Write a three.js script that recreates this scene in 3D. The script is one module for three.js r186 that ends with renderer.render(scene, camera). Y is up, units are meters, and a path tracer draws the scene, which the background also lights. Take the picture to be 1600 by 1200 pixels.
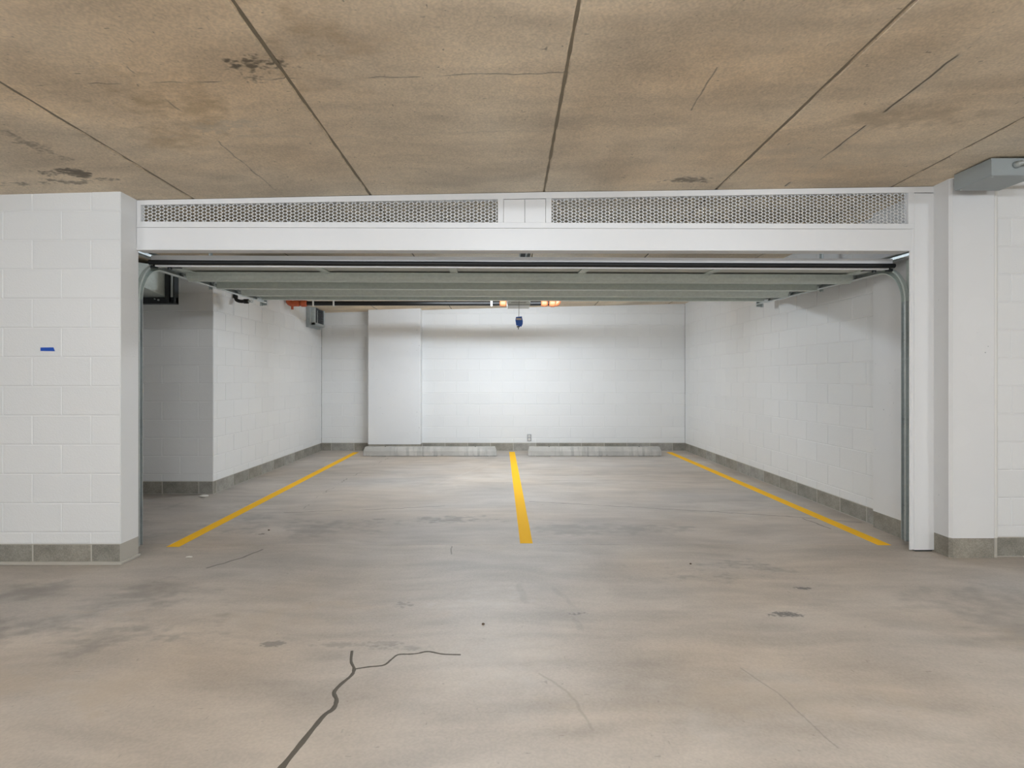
import * as THREE from 'three';
import { RoundedBoxGeometry } from 'three/addons/geometries/RoundedBoxGeometry.js';
import { mergeGeometries } from 'three/addons/utils/BufferGeometryUtils.js';
import { RectAreaLightUniformsLib } from 'three/addons/lights/RectAreaLightUniformsLib.js';

// ---------------------------------------------------------------- camera, light levels, exposure
RectAreaLightUniformsLib.init();
const scene = new THREE.Scene();
scene.background = new THREE.Color(0x000000);
const FOCAL = 900;                                   // focal length for a frame 1200 high
const camera = new THREE.PerspectiveCamera(2 * Math.atan(600 / FOCAL) * 180 / Math.PI, 4 / 3, 0.05, 60);
camera.position.set(0, 1.28, 0);
camera.lookAt(0, 1.28, -1);
camera.setViewOffset(1600, 1200, 15, 8, 1600, 1200); // the lens is shifted a little
const renderer = new THREE.WebGLRenderer({ antialias: true });
renderer.toneMapping = THREE.LinearToneMapping;
renderer.toneMappingExposure = 1.09;
renderer.shadowMap.enabled = true;
const AISLE_GLOW = 46, AISLE_SIDE = 157, BAY_GLOW = 70, BAY_SIDE = 98;   // lamp faces, down and sideways
const AISLE_TINT = new THREE.Color(0.865, 0.93, 1.0), BAY_TINT = new THREE.Color(0.80, 0.895, 1.0);

// ---------------------------------------------------------------- helpers
let seed = 7;
const rnd = () => { seed = (seed * 1664525 + 1013904223) >>> 0; return seed / 4294967296; };
const names = {};
function numbered(n) { const k = names[n] = (names[n] ?? -1) + 1; return k ? `${n}_${String(k).padStart(3, '0')}` : n; }
function shadows(o) { o.castShadow = true; o.receiveShadow = true; return o; }
function group(name, label, category, kind) {
  const g = new THREE.Group(); g.name = numbered(name); scene.add(g);
  g.userData = { label, category };
  if (kind) g.userData.kind = kind;
  return g;
}
const structure = (name, label, category) => group(name, label, category, 'structure');
function part(name, geo, mat, parent, label) {
  const m = shadows(new THREE.Mesh(geo, mat)); m.name = name; parent.add(m);
  if (label) m.userData.label = label;
  return m;
}
// texture coordinates in metres, taken from the side each face looks at
function metreUV(geo, s = 1) {
  const g = geo.index ? geo.toNonIndexed() : geo;
  if (!g.attributes.normal) g.computeVertexNormals();
  const p = g.attributes.position, uv = new Float32Array(p.count * 2);
  for (let i = 0; i < p.count; i += 3) {
    const ax = p.getX(i + 1) - p.getX(i), ay = p.getY(i + 1) - p.getY(i), az = p.getZ(i + 1) - p.getZ(i);
    const bx = p.getX(i + 2) - p.getX(i), by = p.getY(i + 2) - p.getY(i), bz = p.getZ(i + 2) - p.getZ(i);
    const nx = Math.abs(ay * bz - az * by), ny = Math.abs(az * bx - ax * bz), nz = Math.abs(ax * by - ay * bx);
    for (let k = i; k < i + 3; k++) {
      let u, v;
      if (nx >= ny && nx >= nz) { u = p.getZ(k); v = p.getY(k); } else if (ny >= nz) { u = p.getX(k); v = p.getZ(k); } else { u = p.getX(k); v = p.getY(k); }
      uv[k * 2] = u * s; uv[k * 2 + 1] = v * s;
    }
  }
  g.setAttribute('uv', new THREE.BufferAttribute(uv, 2));
  return g;
}
function box(x0, x1, y0, y1, z0, z1, r = 0) {
  const w = x1 - x0, h = y1 - y0, d = z1 - z0;
  const g = r ? new RoundedBoxGeometry(w, h, d, 2, r) : new THREE.BoxGeometry(w, h, d);
  g.translate((x0 + x1) / 2, (y0 + y1) / 2, (z0 + z1) / 2);
  return metreUV(g);
}
// a flat outline (x, y) pushed back from z = -d0 to z = -d1
function slab(pts, d0, d1, bevel = 0.0015) {
  const s = new THREE.Shape(pts.map(([x, y]) => new THREE.Vector2(x, y)));
  const g = new THREE.ExtrudeGeometry(s, { depth: d1 - d0 - 2 * bevel, bevelEnabled: bevel > 0, bevelThickness: bevel, bevelSize: bevel, bevelOffset: -bevel, bevelSegments: 1 });
  g.translate(0, 0, -d1 + bevel);
  return metreUV(g);
}
function tube(pts, r, seg = 24, radial = 10) {
  return new THREE.TubeGeometry(new THREE.CatmullRomCurve3(pts.map(p => new THREE.Vector3(...p)), false, 'centripetal'), seg, r, radial);
}
function cyl(r, len, axis = 'y', seg = 18, r2 = r) {
  const g = new THREE.CylinderGeometry(r2, r, len, seg);
  if (axis === 'x') g.rotateZ(-Math.PI / 2);
  if (axis === 'z') g.rotateX(-Math.PI / 2);
  return g;
}
function lathe(pts, axis = 'y', seg = 24) {
  const g = new THREE.LatheGeometry(pts.map(([r, y]) => new THREE.Vector2(r, y)), seg);
  if (axis === 'x') g.rotateZ(-Math.PI / 2);
  if (axis === 'z') g.rotateX(Math.PI / 2);
  return g;
}
const merged = list => mergeGeometries(list.map(g => { const n = g.index ? g.toNonIndexed() : g; if (!n.attributes.normal) n.computeVertexNormals(); for (const k of Object.keys(n.attributes)) if (!['position', 'normal', 'uv'].includes(k)) n.deleteAttribute(k); return n; }));

// ---------------------------------------------------------------- noise and textures
const HASH = new Float32Array(65536);
{ let s = 12345; for (let i = 0; i < 65536; i++) { s = (s * 1664525 + 1013904223) >>> 0; HASH[i] = s / 4294967296; } }
function vnoise(x, y, per = 0, sd = 0) {
  let xi = Math.floor(x), yi = Math.floor(y); const fx = x - xi, fy = y - yi;
  let x1 = xi + 1, y1 = yi + 1;
  if (per) { xi = ((xi % per) + per) % per; x1 = ((x1 % per) + per) % per; yi = ((yi % per) + per) % per; y1 = ((y1 % per) + per) % per; }
  const h = (a, b) => HASH[((a * 73) ^ (b * 1181) ^ (sd * 7919) ^ ((a * b) * 31)) & 65535];
  const u = fx * fx * (3 - 2 * fx), v = fy * fy * (3 - 2 * fy);
  const a = h(xi, yi), b = h(x1, yi), c = h(xi, y1), d = h(x1, y1);
  return a + (b - a) * u + (c - a) * v + (a - b - c + d) * u * v;
}
function fbm(x, y, oct, sd = 0, per = 0) {
  let s = 0, a = 0.5, n = 0;
  for (let o = 0; o < oct; o++) { s += a * vnoise(x, y, per, sd + o); n += a; a *= 0.55; x *= 2; y *= 2; if (per) per *= 2; }
  return s / n;
}
const clamp01 = v => v < 0 ? 0 : v > 1 ? 1 : v;
const smooth = (a, b, v) => { const t = clamp01((v - a) / (b - a)); return t * t * (3 - 2 * t); };
function dataTexture(w, h, fn, srgb, repeat) {
  const d = new Uint8Array(w * h * 4), o = [0, 0, 0];
  for (let j = 0; j < h; j++) for (let i = 0; i < w; i++) {
    fn(i / w, j / h, o, i, j); const k = (j * w + i) * 4;
    d[k] = clamp01(o[0]) * 255; d[k + 1] = clamp01(o[1]) * 255; d[k + 2] = clamp01(o[2]) * 255; d[k + 3] = 255;
  }
  const t = new THREE.DataTexture(d, w, h); t.magFilter = THREE.LinearFilter; t.minFilter = THREE.LinearMipmapLinearFilter; t.generateMipmaps = true;
  t.wrapS = t.wrapT = THREE.RepeatWrapping;
  if (srgb) t.colorSpace = THREE.SRGBColorSpace;
  if (repeat) t.repeat.set(...repeat);
  t.needsUpdate = true;
  return t;
}
function segDist(px, py, pts) {
  let best = 1e9;
  for (let i = 0; i + 1 < pts.length; i++) {
    const [ax, ay] = pts[i], [bx, by] = pts[i + 1], dx = bx - ax, dy = by - ay;
    const t = clamp01(((px - ax) * dx + (py - ay) * dy) / (dx * dx + dy * dy));
    best = Math.min(best, Math.hypot(px - ax - t * dx, py - ay - t * dy));
  }
  return best;
}
// lines that are tested only inside their own bounding box
function lineSet(list) {
  return list.map(l => ({ ...l, x0: Math.min(...l.p.map(q => q[0])) - 0.12, x1: Math.max(...l.p.map(q => q[0])) + 0.12, y0: Math.min(...l.p.map(q => q[1])) - 0.12, y1: Math.max(...l.p.map(q => q[1])) + 0.12 }));
}
// bare concrete: broad tone, trowel streaks, fine speckle; stains and lines are listed in metres
function concrete(w, h, X0, X1, D0, D1, base, opt) {
  const lines = lineSet(opt.lines || []), spots = opt.spots || [];
  return dataTexture(w, h, (u, v, o) => {
    const x = X0 + (X1 - X0) * u, d = D0 + (D1 - D0) * v;
    const wx = x + 0.25 * fbm(x * 1.1, d * 1.1, 2, 61), wd = d + 0.25 * fbm(x * 1.1 + 9, d * 1.1, 2, 62);
    const broad = fbm(wx * 0.7, wd * 0.9, 4, 3) - 0.5, mid = fbm(wx * 2.3, wd * 3.4, 4, 11) - 0.5;
    const streak = fbm(wx * 2.2 + wd * 0.5, wd * 11, 3, 23) - 0.5, fine = vnoise(x * 150, d * 150, 0, 31) - 0.5, grit = vnoise(x * 60, d * 60, 0, 37);
    const warm = (fbm(wx * 0.9 + 5, wd * 1.1, 3, 41) - 0.5);
    let k = 1 + opt.broad * broad + opt.mid * mid + opt.streak * streak + opt.fine * fine;
    if (grit > 0.955) k *= 1 - opt.pit * (grit - 0.955) / 0.045;
    let r = base[0] * k * (1 + opt.warm * warm), g = base[1] * k, b = base[2] * k * (1 - opt.warm * 1.3 * warm);
    for (const s of spots) {
      const dx = (x - s.x) / s.rx, dy = (d - s.d) / s.rd, q = dx * dx + dy * dy;
      if (q > 2.2) continue;
      const n = 0.62 * fbm(x * s.f + s.x * 7, d * s.f + 3, 4, 51) + 0.38 * fbm(x * s.f * 4.3, d * s.f * 6.1 + 8, 3, 57);
      const e = s.soft ?? 0.12, m = smooth(0.08, 0.08 + e * 3.5, (n - 0.5) * 2.6 + 0.42 * (1 - q)) * s.a * smooth(2.2, 1.2, q);
      r += (s.c[0] - r) * m; g += (s.c[1] - g) * m; b += (s.c[2] - b) * m;
    }
    for (const l of lines) {
      if (x < l.x0 || x > l.x1 || d < l.y0 || d > l.y1) continue;
      const jx = x + (vnoise(x * 18, d * 18, 0, 71) - 0.5) * l.j, jd = d + (vnoise(x * 18 + 40, d * 18, 0, 72) - 0.5) * l.j;
      const q = segDist(jx, jd, l.p);
      if (q > l.w * 2) continue;
      const m = (1 - smooth(l.w * 0.5, l.w * 1.4, q)) * l.a * smooth(l.gap ?? -1, (l.gap ?? -1) + 0.15, fbm(x * 6, d * 6, 2, 77));
      r += (l.c[0] - r) * m; g += (l.c[1] - g) * m; b += (l.c[2] - b) * m;
    }
    o[0] = r; o[1] = g; o[2] = b;
  }, true);
}
const poreBump = dataTexture(512, 512, (u, v, o) => { const n = 0.5 * fbm(u * 64, v * 64, 3, 5, 64) + 0.5 * fbm(u * 8, v * 8, 3, 9, 8); o[0] = o[1] = o[2] = n; }, false, [2, 2]);
const fineBump = dataTexture(512, 512, (u, v, o) => { const n = 0.65 * fbm(u * 96, v * 96, 2, 15, 96) + 0.35 * fbm(u * 6, v * 6, 4, 19, 6); o[0] = o[1] = o[2] = n; }, false, [1, 1]);
const zincRough = dataTexture(256, 256, (u, v, o) => { const n = 0.8 + 0.25 * (fbm(u * 40, v * 40, 3, 27, 40) - 0.5); o[0] = o[1] = o[2] = n; }, false, [1.5, 1.5]);
const zincTone = dataTexture(256, 256, (u, v, o) => { const n = 0.87 + 0.07 * (fbm(u * 40, v * 40, 3, 33, 40) - 0.5); o[0] = n * 0.985; o[1] = n; o[2] = n * 0.99; }, true, [1.5, 1.5]);
const rawBlock = dataTexture(512, 512, (u, v, o) => {
  const n = fbm(u * 10, v * 10, 4, 43, 10), f = vnoise(u * 170, v * 170, 170, 47);
  const k = 0.60 + 0.16 * (n - 0.5) + 0.10 * (f - 0.5); o[0] = k * 1.0; o[1] = k * 0.98; o[2] = k * 0.93;
}, true, [1, 1]);
const pittedPaint = dataTexture(1024, 1024, (u, v, o) => {
  let k = 0.905 + 0.015 * (fbm(u * 5, v * 5, 3, 53, 5) - 0.5); const p = vnoise(u * 70, v * 70, 70, 57), q = fbm(u * 4, v * 4, 2, 59, 4);
  if (p > 0.972 && q > 0.5) k = 0.62; o[0] = k; o[1] = k; o[2] = k;
}, true, [0.7, 0.7]);
const pitBump = dataTexture(1024, 1024, (u, v, o) => {
  let k = 0.6 + 0.25 * (fbm(u * 8, v * 8, 3, 53, 8) - 0.5); const p = vnoise(u * 70, v * 70, 70, 57), q = fbm(u * 4, v * 4, 2, 59, 4);
  if (p > 0.955 && q > 0.48) k = 0.1; o[0] = o[1] = o[2] = k;
}, false, [0.7, 0.7]);

const STAIN = [0.36, 0.33, 0.29], DARKLINE = [0.30, 0.28, 0.25], PALE = [0.80, 0.76, 0.69];
const ceilingMap = concrete(2048, 2048, -4.2, 4.2, 1.4, 9.8, [0.870, 0.808, 0.715], {
  broad: 0.17, mid: 0.26, streak: 0.10, fine: 0.13, pit: 0.4, warm: 0.06,
  spots: [
    { x: -1.08, d: 2.50, rx: 0.17, rd: 0.08, f: 11, a: 0.78, c: STAIN, soft: 0.13 }, { x: -1.13, d: 2.62, rx: 0.05, rd: 0.05, f: 14, a: 0.6, c: STAIN, t: 0.6 },
    { x: -2.74, d: 3.62, rx: 0.24, rd: 0.07, f: 10, a: 0.75, c: STAIN, soft: 0.14 }, { x: -2.92, d: 3.76, rx: 0.42, rd: 0.06, f: 11, a: 0.5, c: STAIN, soft: 0.16 },
    { x: -2.62, d: 3.25, rx: 0.07, rd: 0.30, f: 12, a: 0.42, c: STAIN, soft: 0.18 }, { x: 1.32, d: 4.03, rx: 0.22, rd: 0.07, f: 8, a: 0.55, c: STAIN, t: 0.6 },
    { x: 2.30, d: 3.15, rx: 0.75, rd: 0.16, f: 3.5, a: 0.35, c: [0.60, 0.54, 0.45], t: 0.52, soft: 0.2 },
    { x: -1.75, d: 2.9, rx: 0.55, rd: 0.5, f: 4, a: 0.35, c: [0.60, 0.51, 0.36], t: 0.5, soft: 0.25 }, { x: -0.75, d: 2.35, rx: 0.4, rd: 0.4, f: 4, a: 0.35, c: [0.60, 0.50, 0.36], t: 0.5, soft: 0.25 },
    { x: -1.55, d: 3.05, rx: 0.25, rd: 0.10, f: 9, a: 0.5, c: PALE, t: 0.62 }, { x: -0.55, d: 3.85, rx: 0.5, rd: 0.12, f: 6, a: 0.3, c: PALE, t: 0.58 },
    { x: 2.15, d: 3.7, rx: 0.8, rd: 0.35, f: 4, a: 0.3, c: PALE, t: 0.56, soft: 0.2 }, { x: 0.80, d: 2.2, rx: 0.9, rd: 0.5, f: 3, a: 0.25, c: PALE, t: 0.52, soft: 0.3 },
    { x: 0.3, d: 6.3, rx: 1.6, rd: 0.4, f: 3.0, a: 0.3, c: PALE, t: 0.5, soft: 0.3 },
  ],
  lines: [
    { p: [[-2.9, 2.60], [-1.0, 2.61], [0.29, 2.62]], w: 0.004, a: 0.45, c: DARKLINE, j: 0.02, gap: 0.35 }, { p: [[-0.9, 3.21], [-0.1, 3.20], [0.25, 3.2]], w: 0.008, a: 0.45, c: PALE, j: 0.03, gap: 0.45 },
    { p: [[-2.4, 3.13], [-0.95, 3.20]], w: 0.010, a: 0.35, c: PALE, j: 0.05, gap: 0.45 },
    { p: [[2.00, 2.30], [2.03, 3.0], [2.06, 4.2]], w: 0.006, a: 0.8, c: DARKLINE, j: 0.012, gap: 0.38 }, { p: [[2.015, 2.30], [2.045, 3.0], [2.075, 4.2]], w: 0.008, a: 0.6, c: PALE, j: 0.02, gap: 0.35 },
    { p: [[-1.62, 2.3], [-1.58, 4.2]], w: 0.004, a: 0.35, c: DARKLINE, j: 0.02, gap: 0.4 }, { p: [[0.97, 2.6], [0.98, 3.0]], w: 0.003, a: 0.5, c: DARKLINE, j: 0.01 },
  ],
});
const SMUDGE = [0.42, 0.405, 0.385], TAN = [0.69, 0.63, 0.555], CHALK = [0.755, 0.745, 0.73];
const aisleMap = concrete(2048, 2048, -4.1, 4.1, -3.7, 4.45, [0.688, 0.652, 0.612], {
  broad: 0.15, mid: 0.20, streak: 0.14, fine: 0.07, pit: 0.18, warm: 0.06,
  spots: [
    { x: -2.35, d: 3.45, rx: 0.9, rd: 0.35, f: 2.6, a: 0.40, c: SMUDGE, t: 0.48, soft: 0.25 }, { x: -2.0, d: 2.9, rx: 0.8, rd: 0.3, f: 3, a: 0.40, c: SMUDGE, t: 0.50, soft: 0.2 },
    { x: -1.9, d: 2.45, rx: 0.8, rd: 0.25, f: 3, a: 0.45, c: TAN, t: 0.48, soft: 0.2 }, { x: -1.0, d: 3.1, rx: 0.7, rd: 0.25, f: 3, a: 0.35, c: TAN, t: 0.5, soft: 0.2 }, { x: -2.1, d: 3.1, rx: 0.4, rd: 0.15, f: 4, a: 0.4, c: TAN, t: 0.5, soft: 0.2 },
    { x: -1.1, d: 2.78, rx: 0.06, rd: 0.03, f: 14, a: 0.55, c: SMUDGE, t: 0.5 }, { x: -0.55, d: 3.28, rx: 0.06, rd: 0.07, f: 12, a: 0.4, c: SMUDGE, t: 0.5 }, { x: -0.68, d: 2.77, rx: 0.22, rd: 0.035, f: 10, a: 0.28, c: SMUDGE, t: 0.55 }, { x: -0.53, d: 2.74, rx: 0.2, rd: 0.03, f: 10, a: 0.28, c: SMUDGE, t: 0.58 },
    { x: -0.2, d: 3.35, rx: 0.4, rd: 0.2, f: 4, a: 0.45, c: CHALK, t: 0.5, soft: 0.2 }, { x: -0.05, d: 2.65, rx: 0.3, rd: 0.3, f: 4, a: 0.2, c: CHALK, t: 0.52, soft: 0.2 }, { x: 0.6, d: 2.3, rx: 1.2, rd: 0.3, f: 2.5, a: 0.3, c: CHALK, t: 0.48, soft: 0.3 },
    { x: 1.75, d: 3.95, rx: 0.35, rd: 0.14, f: 5, a: 0.4, c: SMUDGE, t: 0.5, soft: 0.2 }, { x: 1.25, d: 3.75, rx: 0.45, rd: 0.18, f: 4, a: 0.35, c: SMUDGE, t: 0.5, soft: 0.2 }, { x: 1.83, d: 3.52, rx: 0.08, rd: 0.02, f: 18, a: 0.75, c: [0.35, 0.34, 0.33], t: 0.55 }, { x: 1.55, d: 3.13, rx: 0.12, rd: 0.04, f: 20, a: 0.7, c: [0.35, 0.34, 0.33], t: 0.6 },
    { x: 0.42, d: 3.14, rx: 0.06, rd: 0.02, f: 18, a: 0.6, c: [0.38, 0.37, 0.36], t: 0.5 }, { x: 2.6, d: 3.2, rx: 0.7, rd: 0.5, f: 2.6, a: 0.35, c: SMUDGE, t: 0.48, soft: 0.25 }, { x: 2.9, d: 2.75, rx: 0.6, rd: 0.2, f: 3, a: 0.4, c: TAN, t: 0.5, soft: 0.2 }, { x: 0.9, d: 2.3, rx: 0.8, rd: 0.15, f: 3, a: 0.3, c: TAN, t: 0.5, soft: 0.2 },
  ],
  lines: [
    { p: [[-2.00, 3.90], [-1.86, 4.13], [-1.80, 4.32]], w: 0.009, a: 0.75, c: [0.36, 0.345, 0.325], j: 0.012 }, { p: [[-0.375, 4.20], [-0.39, 4.40]], w: 0.004, a: 0.6, c: DARKLINE, j: 0.01 },
    { p: [[1.16, 2.0], [1.12, 2.35], [1.05, 2.55]], w: 0.003, a: 0.5, c: [0.48, 0.46, 0.43], j: 0.006 }, { p: [[0.33, 2.10], [0.27, 2.35], [0.16, 2.50]], w: 0.006, a: 0.4, c: [0.56, 0.53, 0.48], j: 0.01 }, { p: [[0.30, 3.55], [0.38, 3.3], [0.40, 2.95]], w: 0.02, a: 0.14, c: SMUDGE, j: 0.02, gap: 0.35 }, { p: [[0.10, 3.6], [0.13, 3.3]], w: 0.02, a: 0.12, c: SMUDGE, j: 0.02 },
  ],
});
const bayMap = concrete(2048, 1536, -4.4, 3.4, 4.45, 10.3, [0.690, 0.655, 0.620], {
  broad: 0.13, mid: 0.18, streak: 0.15, fine: 0.05, pit: 0.15, warm: 0.06,
  spots: [
    { x: -2.9, d: 5.2, rx: 0.9, rd: 0.7, f: 2.6, a: 0.42, c: SMUDGE, t: 0.46, soft: 0.25 }, { x: -1.6, d: 5.0, rx: 0.8, rd: 0.35, f: 3, a: 0.35, c: SMUDGE, t: 0.5, soft: 0.2 }, { x: -0.6, d: 5.25, rx: 0.6, rd: 0.15, f: 4, a: 0.45, c: SMUDGE, t: 0.55, soft: 0.15 },
    { x: 0.9, d: 4.9, rx: 0.9, rd: 0.2, f: 3, a: 0.3, c: SMUDGE, t: 0.52, soft: 0.2 }, { x: 0.4, d: 7.8, rx: 1.6, rd: 1.0, f: 2, a: 0.3, c: CHALK, t: 0.48, soft: 0.25 }, { x: -1.2, d: 7.3, rx: 1.2, rd: 0.8, f: 2, a: 0.25, c: CHALK, t: 0.48, soft: 0.25 }, { x: 1.9, d: 5.6, rx: 0.9, rd: 0.4, f: 3, a: 0.25, c: CHALK, t: 0.52, soft: 0.2 },
    { x: -2.75, d: 8.9, rx: 0.05, rd: 0.12, f: 12, a: 0.7, c: STAIN, t: 0.5 }, { x: -1.98, d: 4.75, rx: 0.06, rd: 0.03, f: 16, a: 0.6, c: STAIN, t: 0.5 },
  ],
  lines: [
    { p: [[-2.1, 5.51], [-1.6, 5.60], [-1.15, 5.66], [-0.59, 5.80]], w: 0.006, a: 0.75, c: DARKLINE, j: 0.03, gap: 0.25 }, { p: [[0.27, 6.02], [0.69, 5.90], [1.37, 5.73], [2.06, 5.54], [2.75, 5.33], [3.2, 5.13]], w: 0.006, a: 0.8, c: DARKLINE, j: 0.03, gap: 0.22 },
    { p: [[-1.85, 9.3], [-1.99, 7.3], [-2.0, 6.2], [-1.97, 5.7]], w: 0.006, a: 0.45, c: DARKLINE, j: 0.05, gap: 0.32 }, { p: [[2.75, 5.28], [2.80, 4.92]], w: 0.006, a: 0.85, c: DARKLINE, j: 0.02 }, { p: [[-0.1, 9.0], [-0.85, 6.8]], w: 0.02, a: 0.25, c: CHALK, j: 0.03, gap: 0.3 },
  ],
});
const plainMap = dataTexture(512, 512, (u, v, o) => { const k = 0.63 + 0.2 * (fbm(u * 4, v * 4, 5, 83, 4) - 0.5); o[0] = k; o[1] = k * 0.955; o[2] = k * 0.895; }, true, [0.25, 0.25]);
const stopMap = dataTexture(1024, 256, (u, v, o) => {
  const x = u * 2.2, y = v * 0.5, n = fbm(x * 3, y * 6, 4, 87), st = fbm(x * 26, y * 3, 3, 89), p = vnoise(x * 90, y * 90, 0, 91);
  let k = 0.70 + 0.20 * (n - 0.5) - 0.10 * smooth(0.45, 0.85, st) * smooth(0.35, 0.6, n); if (p > 0.96) k *= 0.72; o[0] = k; o[1] = k * 0.985; o[2] = k * 0.955;
}, true, [1 / 2.2, 2]);

// ---------------------------------------------------------------- materials
const std = o => new THREE.MeshStandardMaterial(o);
const paintWhite = [0xe3e3e2, 0xe4e4e3, 0xe2e2e1].map(c => std({ color: c, roughness: 0.62, bumpMap: poreBump, bumpScale: 0.0012 }));
const paintCore = std({ color: 0xe4e4e3, roughness: 0.7 });
const M = {
  ceiling: std({ map: ceilingMap, roughness: 0.85, bumpMap: fineBump, bumpScale: 0.002 }),
  grout: std({ color: 0x8f8574, roughness: 0.95, bumpMap: poreBump, bumpScale: 0.006 }),
  aisle: std({ map: aisleMap, roughness: 0.52, bumpMap: fineBump, bumpScale: 0.0008 }),
  bay: std({ map: bayMap, roughness: 0.52, bumpMap: fineBump, bumpScale: 0.0008 }),
  plain: std({ map: plainMap, roughness: 0.6 }),
  raw: [0xffffff, 0xf2efe9, 0xe9e8e4].map(c => std({ color: c, map: rawBlock, roughness: 0.9, bumpMap: poreBump, bumpScale: 0.002 })),
  mortar: std({ color: 0xb5b0a6, roughness: 0.95 }),
  column: std({ map: pittedPaint, color: 0xfafafa, roughness: 0.55, bumpMap: pitBump, bumpScale: 0.003 }),
  steelWhite: std({ color: 0xe4e4e4, roughness: 0.38 }),
  meshWhite: std({ color: 0xdcdcdb, roughness: 0.5 }),
  zinc: std({ color: 0xeef4f0, map: zincTone, metalness: 0.2, roughness: 0.62, roughnessMap: zincRough }),
  zincBright: std({ color: 0xe6eaec, map: zincTone, metalness: 0.6, roughness: 0.42, roughnessMap: zincRough }),
  doorWhite: std({ color: 0xe6e6e6, roughness: 0.4 }),
  doorSkin: std({ color: 0xdcdcd9, roughness: 0.5 }),
  doorBack: std({ color: 0xc9cac4, metalness: 0.2, roughness: 0.5 }),
  rubber: std({ color: 0x0b0b0c, roughness: 0.6 }),
  blackPipe: std({ color: 0x141414, roughness: 0.45, metalness: 0.2 }),
  orange: std({ color: 0xb4532c, roughness: 0.45 }),
  orangePale: std({ color: 0xbd6f48, roughness: 0.45 }),
  darkSteel: std({ color: 0x3c4042, roughness: 0.45, metalness: 0.6 }),
  boxGrey: std({ color: 0xa2a9aa, roughness: 0.5, metalness: 0.2 }),
  openerGrey: std({ color: 0xcfcfc8, roughness: 0.5, metalness: 0.2 }),
  slot: std({ color: 0x2a2b2a, roughness: 0.8 }),
  grilleDark: std({ color: 0x50555a, roughness: 0.6, metalness: 0.3 }),
  yellow: std({ color: 0xf7bd0a, roughness: 0.9, bumpMap: poreBump, bumpScale: 0.001 }),
  yellowPale: std({ color: 0xe9b83c, roughness: 0.6, bumpMap: poreBump, bumpScale: 0.001 }),
  sealant: std({ color: 0x575148, roughness: 0.7 }),
  stop: std({ map: stopMap, roughness: 0.9, bumpMap: poreBump, bumpScale: 0.003 }),
  tape: std({ color: 0x1650b4, roughness: 0.6 }),
  outlet: std({ color: 0xa8aaac, roughness: 0.4, metalness: 0.4 }),
  blue: std({ color: 0x2b5bb0, roughness: 0.4 }), tag: std({ color: 0xb9aaa0, roughness: 0.6 }), cord: std({ color: 0x8d857c, roughness: 0.8 }),
  paper: std({ color: 0xe4dfd6, roughness: 0.8 }),
  debris: std({ color: 0x5b4a3c, roughness: 0.9 }),
  caulk: std({ color: 0xdfddd8, roughness: 0.5 }),
  lens: (tint, e) => std({ color: 0xf4f4f2, roughness: 0.4, emissive: tint, emissiveIntensity: e }),
};

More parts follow.
